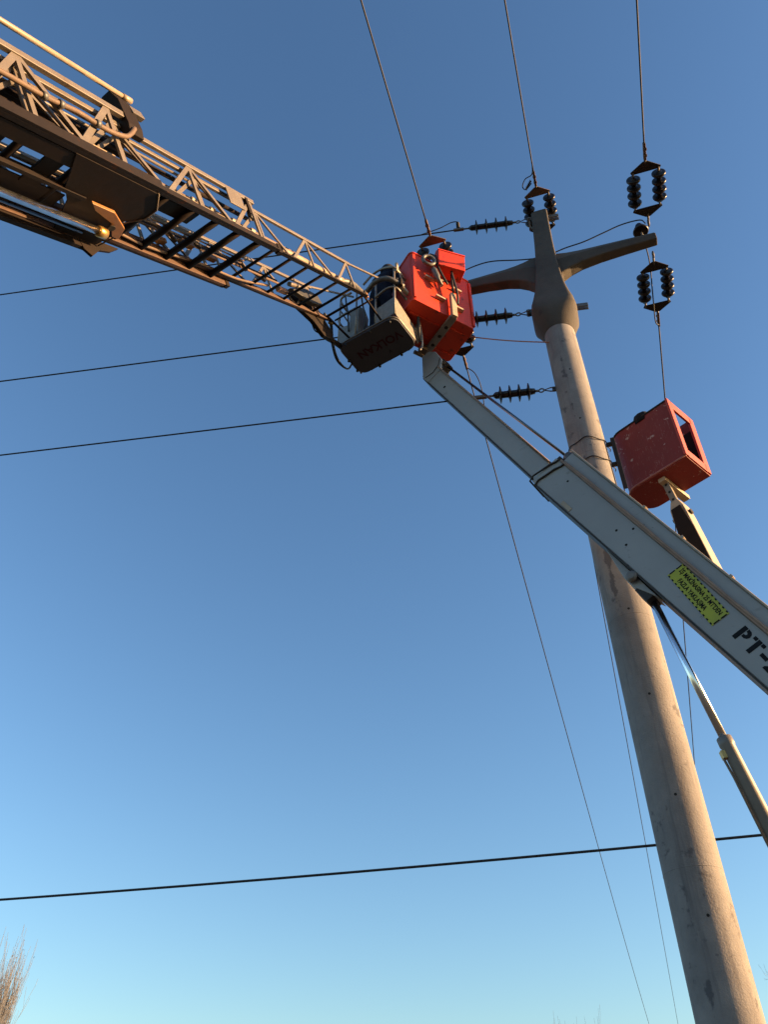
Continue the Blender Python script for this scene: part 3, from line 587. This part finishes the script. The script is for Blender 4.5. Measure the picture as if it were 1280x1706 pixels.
for t, w, a in ((2.7, .44, .05), (3.0, .50, -.04), (3.3, .42, .06), (3.55, .5, -.05), (1.5, .5, .04), (1.9, .47, -.03)): MB().bar(Lp(t, w, .05), Lp(t + .16, w + a, .16), .02, .04, LU).build('linkage', 'ladder', lad, .003)
for w, u, r in ((.53, .15, .02), (.50, .10, .012), (.16, .30, .012), (.20, .27, .010), (.30, -.02, .008), (.34, -.02, .008)):
    MB().tube([Lp(1.2 if u > 0 else 2.2, w, u), Lp(6.5, w, u)], r, 8).build('cable_run', 'hose' if r < .015 else 'ladderrail', lad)
for t, w in ((2.5, .50), (2.9, .46), (3.2, .55), (1.15, .52)):
    MB().box(Lp(t, w, .04), LD * .09, LW * .03, LU * .025).build('slide_block', 'ochre', lad, .004)
MB().tube(smooth_path([Lp(1.45, .52, .02), Lp(2.0, .56, -.03), Lp(2.6, .57, -.02), Lp(3.3, .60, -.05), Lp(3.8, .58, -.04)]), .014, 8).build('hose_run', 'hose', lad)
# hose slung along the outside of the lower section
MB().tube(smooth_path([Lp(6.2, -.15, .19), Lp(5.6, -.155, .17), Lp(5.3, -.16, .162), Lp(5.0, -.16, .157), Lp(4.73, -.16, .186), Lp(4.45, -.16, .17), Lp(4.25, -.165, .20), Lp(4.15, -.165, .27), Lp(4.07, -.16, .36)]), .020, 10).build('hose', 'hose', low)
for t, u in ((5.05, .16), (4.9, .17), (4.55, .178)): MB().lathe(Lp(t, -.16, u), LD, [(0, .03), (.04, .03)], 12).build('hose_clip', 'galv', low)
# bracket box with the long pipe above
bxp = [(.06, .70), (.02, .76), (-.07, .765), (-.13, .65), (-.158, .402), (-.145, .318), (-.092, .318), (-.02, .437)]
MB().prism([Lp(4.12, w, u) for w, u in bxp], LD * .16).build('guide_box', 'ladderdark', low, .006)
MB().prism([Lp(4.0, w, u) for w, u in [(-.07, .70), (-.135, .64), (-.155, .56), (-.10, .56), (-.04, .66)]], LD * .14).build('guide_lug', 'ladder', low, .006)
MB().tube([Lp(6.6, -.09, .775), Lp(3.93, -.09, .765)], .021, 12).build('long_pipe', 'pipe', low)
MB().lathe(Lp(3.99, -.09, .765), LD, [(0, .027), (.1, .027)], 12).build('pipe_nut', 'pipe', low)
# belly plates and guards under the lower section
def lplate(t0, t1, w0, w1, u, th, name, m, par): return MB().box(Lp((t0 + t1) / 2, (w0 + w1) / 2, u), LD * (t1 - t0) / 2, LW * (w1 - w0) / 2, LU * th / 2).build(name, m, par, .003)
MB().prism([Lp(t, w, -.165) for t, w in [(4.80, -.10), (3.95, -.10), (3.80, .06), (3.80, .20), (3.95, .36), (3.86, .52), (3.90, .70), (4.35, .70), (4.50, .36), (4.62, .24), (4.70, .08)]], LU * .012).build('belly_plate', 'ladderdark', low, .003)
MB().tube([Lp(t, w, -.168) for t, w in [(3.95, -.11), (3.80, .06), (3.80, .20), (3.93, .36), (3.84, .52), (3.88, .70)]], .007, 6).build('plate_edge', 'ladder', low)
lplate(4.60, 7.5, -.08, .06, -.15, .012, 'belly_plate', 'ladderdark', low)
lplate(4.50, 8.5, .36, .70, -.115, .010, 'belly_plate', 'ladderdark', low)
for t in (4.75, 5.25, 5.75, 6.25): lplate(t, t + .16, .05, .40, -.12, .02, 'cross_plate', 'ladderdark', low)
lplate(4.4, 7.5, .25, .29, -.15, .05, 'centre_rail', 'ladderrail', low)
lplate(4.0, 8.5, .715, .765, -.155, .13, 'side_guard', 'ladderdark', low)
MB().prism([Lp(t, .74, u) for t, u in [(4.10, -.10), (4.05, -.24), (3.97, -.29), (3.86, -.20), (3.72, -.17), (3.60, -.10)]], -LW * .03).build('pivot_lug', 'ladderdark', low, .004)
MB().prism([Lp(t, w, -.21) for t, w in [(4.36, .24), (4.28, .30), (4.05, .36), (3.92, .50), (3.84, .50), (3.90, .36), (4.12, .24)]], LU * .03).build('clevis_plate', 'ochre', low, .004)
MB().lathe(Lp(4.02, .40, -.215), -LU, [(0, .035), (.01, .035)], 14).build('clevis_hole', 'hole', low)
MB().tube([Lp(8.0, .47, -.235), Lp(4.10, .47, -.235)], .034, 20).build('piston_rod', 'chrome', lad)
MB().tube([Lp(8.0, .56, -.225), Lp(4.2, .56, -.225)], .014, 10).build('guide_rod', 'steelrod', lad)
MB().lathe(Lp(4.12, .47, -.235), LD, [(0, .04), (.01, .048), (.09, .048), (.10, .03)], 16).build('rod_nut', 'brass', lad)
# folded levelling arm and hoses under the tip, left side
MB().prism([Lp(t, .64, u) for t, u in [(.75, .22), (.35, .24), (.10, .12), (-.10, -.20), (-.02, -.30), (.18, -.28), (.35, -.10), (.60, .02)]], LW * .06).build('levelling_arm', 'ladderdark', lad, .008)
MB().prism([Lp(t, .50, u) for t, u in [(.95, .12), (.55, .22), (.28, .20), (.22, .06), (.5, .03)]], LW * .07).build('winch_box', 'rubber', lad, .01)
MB().tube(smooth_path([Lp(.75, .60, .28), Lp(.52, .60, .30), Lp(.40, .58, .22), Lp(.30, .56, .10)]), .03, 10).build('winch_pipe', 'ladder', lad)
MB().tube(smooth_path([Lp(.02, .69, -.26), Lp(-.2, .70, -.28), Lp(-.42, .70, -.34)]), .035, 10).build('lower_link', 'ladderdark', lad)
for k in range(2):
    MB().tube(smooth_path([Lp(.05, .60, .05), Lp(-.10, .62 + .02 * k, -.05), Lp(-.10, .69 + .02 * k, -.30), Lp(-.16, .73 + .02 * k, -.52), Lp(-.34, .73, -.62), Lp(-.5, .70, -.52)]), .012, 8).build('cage_hose', 'rubber', lad)
MB().tube(smooth_path([Lp(.25, .72, -.06), Lp(.2, .74, -.16), Lp(.1, .72, -.2)]), .009, 6).build('cage_hose', 'rubber', lad)
MB().box(Lp(-.08, .62, -.06), LD * .05, LW * .015, LU * .012).build('hinge_tab', 'brass', lad, .003)

# ------------------------------------------------------------------ cage at the ladder tip
DH = V((.554, .833, 0)).normalized(); N0 = V((.138, 6.096, 10.274))
def G(w, d, z): return N0 + LW * w + DH * d + Zv * z
CW, CD = .913, .564
cage = MB().prism([G(w, d, 0) for w, d in rounded(0, CW, 0, CD, .13, 6)], Zv * .035).build('cage', 'floor', lad, .006)
cage['label'] = 'dark floored rescue cage with red lettering underneath'
fr = rounded(-.006, CW + .006, -.006, CD + .006, .135, 6)
MB().tube([G(w, d, .04) for w, d in fr + fr[:1]], .011, 8).build('floor_rim', 'cageRail', cage)
for w, d in ((.10, .03), (.40, .015), (.78, .02), (.9, .25), (.9, .45), (.6, .555), (.25, .555)):
    MB().lathe(G(w, d, .0), -Zv, [(0, .018), (.03, .018), (.035, .012)], 10).build('rubber_foot', 'rubber', cage)
tm = text_mesh('VOLKAN', .17, (0, 0, 0), (1, 0, 0), (0, 1, 0)); sc = .66 / tm.w
text_mesh('VOLKAN', .17, G(.08, .215, -.0015), LW, DH, sc, .004).build('floor_lettering', 'floortext', cage)
text_mesh('V', .07, G(.33, .41, -.0015), LW, DH, 1).build('floor_lettering', 'ink', cage)
# kick panels with raised tread bars
def gpanel(p0, p1, z0, z1, nrm, name):
    a, b = V(p0), V(p1); e = (b - a).normalized()
    pn = MB().prism([a + Zv * z0, b + Zv * z0, b + Zv * z1[1], a + Zv * z1[0]], nrm * .006).build(name, 'tread', cage)
    L_ = (b - a).length; nb = int((min(z1) - z0) / .03)
    st = MB()
    for k in range(nb):
        for j in range(int(L_ / .045)):
            c = a + e * (.03 + j * .045 + (.02 if k % 2 else 0)) + Zv * (z0 + .02 + k * .03)
            if (c - a).dot(e) < L_ - .03: st.bar(c - e * .012 + Zv * (.006 if (j + k) % 2 else -.006), c + e * .012 - Zv * (.006 if (j + k) % 2 else -.006), .006, .016, nrm)
    o = st.build('tread_bars', 'tread', cage); o['kind'] = 'stuff'; o.parent = cage
    return pn
gpanel(G(.0, -.002, 0), G(.30, -.002, 0), .05, (.42, .36), -DH, 'kick_panel')
gpanel(G(-.002, .02, 0), G(-.002, .54, 0), .05, (.42, .30), -LW, 'kick_panel')
gpanel(G(.62, -.002, 0), G(.90, -.002, 0), .05, (.32, .42), -DH, 'kick_panel')
gpanel(G(.915, .02, 0), G(.915, .54, 0), .05, (.42, .42), LW, 'kick_panel')
gpanel(G(.05, .566, 0), G(.88, .566, 0), .05, (.42, .42), DH, 'kick_panel')
# posts and rails
def grail(pts, r, name='rail'): return MB().tube(smooth_path([G(*p) for p in pts], 5), r, 10).build(name, 'cageRail', cage)
for w, d in ((0, .0), (.30, 0), (.62, 0), (.90, 0), (.91, .55), (0, .55), (.45, .56)): MB().tube([G(w, d, .04), G(w, d, 1.08 if w != .30 else .95)], .014, 8).build('post', 'cageRail', cage)
grail([(.30, -.02, .62), (.10, -.03, .66), (-.02, .02, .64), (-.03, .2, .64), (-.03, .56, .64), (.1, .6, .64), (.9, .59, .64), (.93, .3, .64), (.92, .0, .64), (.62, -.02, .64)], .016)
grail([(.50, -.02, 1.10), (.34, -.02, 1.22), (.16, -.03, 1.20), (.0, -.02, 1.10), (-.03, .1, 1.08), (-.03, .54, 1.08), (.1, .59, 1.08), (.88, .58, 1.08), (.93, .3, 1.08), (.9, .0, 1.08), (.7, -.02, 1.08)], .017)
MB().tube([G(-.03, .03, 1.16), G(-.03, .60, .90)], .011, 8).build('side_brace', 'cageRail', cage)
MB().tube([G(-.03, .03, 1.12), G(-.03, .45, .70)], .011, 8).build('side_brace', 'cageRail', cage)
MB().box(G(-.03, .02, 1.12), LW * .018, DH * .02, Zv * .10).build('hinge_block', 'cream', cage, .004)
# water pipe continuing across the cage to the right
pp = [Lp(.42, .08, .135), Lp(.15, .06, .16), G(.42, -.10, .74), G(.25, -.12, .80), G(.10, -.12, .78), G(.0, -.06, .74), G(-.08, .10, .72)]
MB().tube(smooth_path(pp), .036, 14).build('feed_pipe', 'galv', lad)
MB().tube([G(-.06, .04, .72), G(-.10, .62, .66)], .030, 14).build('monitor_pipe', 'pipe', lad)
MB().box(G(-.055, .03, .73), LW * .05, DH * .025, Zv * .07).build('pipe_flange', 'ladderdark', lad, .006)
MB().tube(smooth_path([G(-.06, .56, .66), G(-.14, .60, .72), G(-.14, .66, .78), G(-.12, .70, .74)]), .018, 8).build('pipe_handle', 'pipe', lad)
for q in ([(-.06, .30, .80), (-.10, .34, .98), (-.12, .40, .92), (-.11, .42, .60), (-.06, .50, .20), (-.04, .56, .06)], [(-.08, .34, .78), (-.11, .42, 1.02), (-.13, .52, .95), (-.13, .60, .80)]):
    MB().tube(smooth_path([G(*x) for x in q]), .022, 8).build('monitor_hose', 'rubber', lad)
MB().tube(smooth_path([G(-.05, .20, .60), G(-.09, .45, .52), G(-.10, .62, .46), G(-.10, .64, .58)]), .012, 8).build('hook_bar', 'cream', lad)
MB().tube(smooth_path([G(-.06, .52, .46), G(-.07, .55, .2), G(-.06, .58, .08), G(-.04, .60, -.02), G(-.03, .56, -.12)]), .013, 8).build('drop_bar', 'cageRail', lad)
# ladder-tip links to the cage and the folded step
for w in (.02, .59): MB().bar(Lp(0, w, .0), G(.19 + w * .88, .02, .06), .022, .03, LW).build('tip_link', 'ladderrail', lad, .003)
for w in (.0, .61): MB().bar(Lp(.27, w, .39), G(.19 + w * .8, .0, .98), .02, .024, LW).build('tip_link', 'ladder', lad, .003)
MB().tube([Lp(-.24, .02, .02), Lp(-.24, .62, .02)], .013, 8).build('step_rung', 'ladderrail', lad)
for q in ([(.55, .10, 1.05), (.50, -.05, .85), (.46, -.08, .55), (.44, -.03, .25), (.50, .02, .06)], [(.80, -.02, 1.05), (.74, -.08, .8), (.70, -.08, .5), (.72, -.02, .2)], [(-.02, .10, 1.0), (-.06, .18, .82), (-.05, .30, .70), (-.06, .44, .84), (-.03, .52, 1.04)]):
    MB().tube(smooth_path([G(*x) for x in q]), .012, 8).build('slack_hose', 'rubber', cage)
MB().box(G(.52, .50, .55), LW * .12, DH * .03, Zv * .14).build('tool_bag', 'scuff', cage, .02)
for w in (.15, .45, .75): MB().tube([G(w, .585, .04), G(w, .585, 1.08)], .010, 8).build('post', 'cageRail', cage)
grail([(-.03, .02, .86), (-.035, .3, .86), (-.03, .56, .86), (.1, .595, .86), (.88, .585, .86), (.93, .3, .86), (.91, .02, .86)], .011)
# control console at the left of the cage
MB().prism([G(.66, d, z) for d, z in [(.10, .25), (.32, .25), (.36, .85), (.26, .98), (.12, .90)]], LW * .16).build('console', 'tread', cage, .01)

# ------------------------------------------------------------------ person in the cage
def person():
    F_ = DH; S_ = LW        # facing away from the viewer; S_ to the left
    def pp(w, d, z): return G(w, d, z)
    me = bpy.data.meshes.new('person'); vs = []; rs = []; es = []
    def add(p, r, prev=None):
        vs.append(p - PB); rs.append(r); i = len(vs) - 1
        if prev is not None: es.append((prev, i))
        return i
    PB = G(.36, .20, .037)
    hip = add(pp(.34, .19, .90), (.155, .115)); belly = add(pp(.325, .19, 1.05), (.165, .12), hip); chest = add(pp(.30, .21, 1.24), (.185, .13), belly)
    sh = add(pp(.285, .23, 1.38), (.15, .11), chest); neck = add(pp(.28, .245, 1.46), (.065, .065), sh); hd0 = add(pp(.275, .26, 1.53), (.085, .095), neck); hd1 = add(pp(.27, .265, 1.60), (.098, .112), hd0); add(pp(.27, .255, 1.67), (.075, .085), hd1)
    for s, kx in ((1, .02), (-1, .0)):
        h = add(pp(.34 + s * .09, .19, .84), (.10, .105), hip); k = add(pp(.355 + s * .105, .215, .48), (.072, .075), h); a = add(pp(.37 + s * .11, .18, .12), (.052, .055), k); f = add(pp(.37 + s * .11, .20, .075), (.05, .04), a); add(pp(.37 + s * .12, .32, .062), (.042, .03), f)
        s0 = add(pp(.285 + s * .17, .235, 1.37), (.075, .075), sh); e = add(pp(.28 + s * .25, .30, 1.12), (.055, .055), s0); w_ = add(pp(.27 + s * .22, .48, 1.06), (.038, .036), e); hn = add(pp(.27 + s * .21, .53, 1.075), (.042, .028), w_)
        for j in range(4):
            o = (j - 1.5) * .02; f0 = add(pp(.27 + s * .21 + o, .575, 1.10 - .004 * abs(o) * 100), (.0095, .0095), hn); f1 = add(pp(.27 + s * .21 + o, .605, 1.095), (.009, .009), f0); add(pp(.27 + s * .21 + o, .60, 1.065), (.008, .008), f1)
        t0 = add(pp(.27 + s * .165, .55, 1.075), (.011, .011), hn); add(pp(.27 + s * .15, .585, 1.06), (.009, .009), t0)
    me.from_pydata([tuple(v) for v in vs], es, []); o = bpy.data.objects.new('person', me); col.objects.link(o); o.location = PB
    md = o.modifiers.new('skin', 'SKIN'); md.use_smooth_shade = True
    for i, r in enumerate(rs): me.skin_vertices[0].data[i].radius = r; me.skin_vertices[0].data[i].use_root = (i == 0)
    sd = o.modifiers.new('sub', 'SUBSURF'); sd.levels = 2; sd.render_levels = 2
    me.materials.append(M['navy']); BASE[o.name] = tuple(PB)
    tag(o, 'person in dark navy work clothes standing in the ladder cage, seen from behind', 'person')
    # knitted cap, face and boots
    MB().lathe(pp(.27, .262, 1.56), Zv, [(0, .104), (.02, .112), (.04, .112), (.07, .106), (.11, .09), (.145, .058), (.165, .02)], 24).build('cap', 'hair', o)
    fc = MB(); hc = pp(.272, .275, 1.555)
    fc.loft([[hc + LW * .072 * k * math.cos(t) + DH * (.095 * k * max(-.2, math.sin(t))) + Zv * z for t in [2 * math.pi * j / 20 for j in range(20)]] for k, z in ((.35, -.095), (.75, -.075), (.97, -.03), (1, .02))], True)
    fc.lathe(hc + DH * .09 - Zv * .035, DH, [(0, .016), (.02, .012), (.028, .004)], 10)
    for s in (-1, 1): fc.lathe(hc + LW * s * .083 - Zv * .02, LW * s, [(-.01, .03), (.008, .028), (.014, .015)], 12)
    fc.build('face', 'skin', o)
    for s in (-1, 1):
        MB().lathe(hc + LW * s * .03 + DH * .086 + Zv * .0, DH, [(0, .011), (.01, .008), (.012, .002)], 10).build('eye', 'ink', o)
        q = pp(.37 + s * .115, .24, .0); bt = MB().loft([[q + LW * .052 * k * math.cos(t) + DH * (.13 * k2 * math.sin(t) + off) + Zv * z for t in [2 * math.pi * j / 16 for j in range(16)]] for k, k2, off, z in ((1, 1, 0, .037), (1.02, 1.02, 0, .06), (.95, .9, -.01, .10), (.95, .5, -.06, .17), (1, .5, -.06, .25))], True)
        bt.build('boot', 'rubber', o)
    MB().bar(hc + LW * -.025 + DH * .083 - Zv * .065, hc + LW * .025 + DH * .083 - Zv * .065, .008, .012, Zv).build('mouth', 'rope', o)
person()

# ------------------------------------------------------------------ bare trees
def bare_tree(name, label, base, height, kind, seed, nb, spread, leaves):
    rnd = random.Random(seed); base = V(base); t = thing(name, label, 'tree', base, 'leafless trees beyond the pole')
    tr = MB(); pts = [base + V((rnd.uniform(-.05, .05) * k, rnd.uniform(-.05, .05) * k, height * .93 * k / 8)) for k in range(9)]
    tr.tube(pts, [height * .018 * (1 - k / 8.6) + .01 for k in range(9)], 10); tr.build('trunk', 'bark', t)
    br = MB(); lf = MB(); tips = []
    def branch(p, d, L_, r, lev):
        seg = 5; q = [p]; dd = V(d)
        for i in range(seg):
            if kind == 'poplar': dd = (dd + V((0, 0, .22)) + V((rnd.gauss(0, .05), rnd.gauss(0, .05), 0))).normalized()
            else: dd = (dd + V((rnd.gauss(0, .13), rnd.gauss(0, .13), .07 + rnd.gauss(0, .08)))).normalized()
            q.append(q[-1] + dd * L_ / seg)
        br.tube(q, [max(.006, r * (1 - .82 * i / seg)) for i in range(seg + 1)], 5 if lev < 2 else 3, False)
        tips.append(q[-1])
        if lev < 3:
            for i in range(1, seg + 1):
                for _ in range(2 if lev < 2 else 1):
                    a = rnd.uniform(0, 2 * math.pi); sp = .34 if kind == 'poplar' else .8
                    side = dd.orthogonal().normalized(); side = Matrix.Rotation(a, 3, dd) @ side
                    branch(q[i], (dd + side * sp * rnd.uniform(.6, 1.2)).normalized(), L_ * rnd.uniform(.34, .52), r * (.5 - .05 * i), lev + 1)
    for i in range(nb):
        f = .16 + .80 * (i + rnd.random()) / nb; p = pts[0].lerp(pts[-1], f) ; a = rnd.uniform(0, 2 * math.pi); k = (1 - f) ** .7
        if kind == 'poplar': f = .25 + .5 * rnd.random(); p = pts[0].lerp(pts[-1], f); branch(p, V((math.cos(a) * .23, math.sin(a) * .23, 1)).normalized(), height * (.97 - f) * rnd.uniform(.8, 1.02), height * .0042, 1)
        else: branch(p, V((math.cos(a) * spread, math.sin(a) * spread, .55 + .5 * rnd.random())).normalized(), height * (.12 + .30 * k), height * .0075 * (k + .25), 1)
    br.build('crown', 'twig', t)
    for p in tips:
        if rnd.random() < leaves:
            s = rnd.uniform(.025, .05); u = V((rnd.gauss(0, 1), rnd.gauss(0, 1), rnd.gauss(0, 1))).normalized(); w = u.orthogonal().normalized(); lf.add([p - u * s, p + w * s * .7, p + u * s, p - w * s * .7], [(0, 1, 2, 3)])
    if lf.v: o = lf.build('leaves', 'leaf', t); o['kind'] = 'stuff'
bare_tree('poplar_tree', 'tall bare poplar at the lower left edge', (-17.45, 41.5, 0), 8.75, 'poplar', 3, 60, .4, .18)
bare_tree('bare_tree', 'leafless tree whose top twigs show at the right edge beside the pole', (25.3, 55.0, 0), 12.6, 'round', 11, 34, .7, .25)
bare_tree('bare_tree', 'leafless tree whose tips just show at the bottom edge left of the pole', (12.3, 58.6, 0), 8.5, 'poplar', 21, 22, .4, .05)
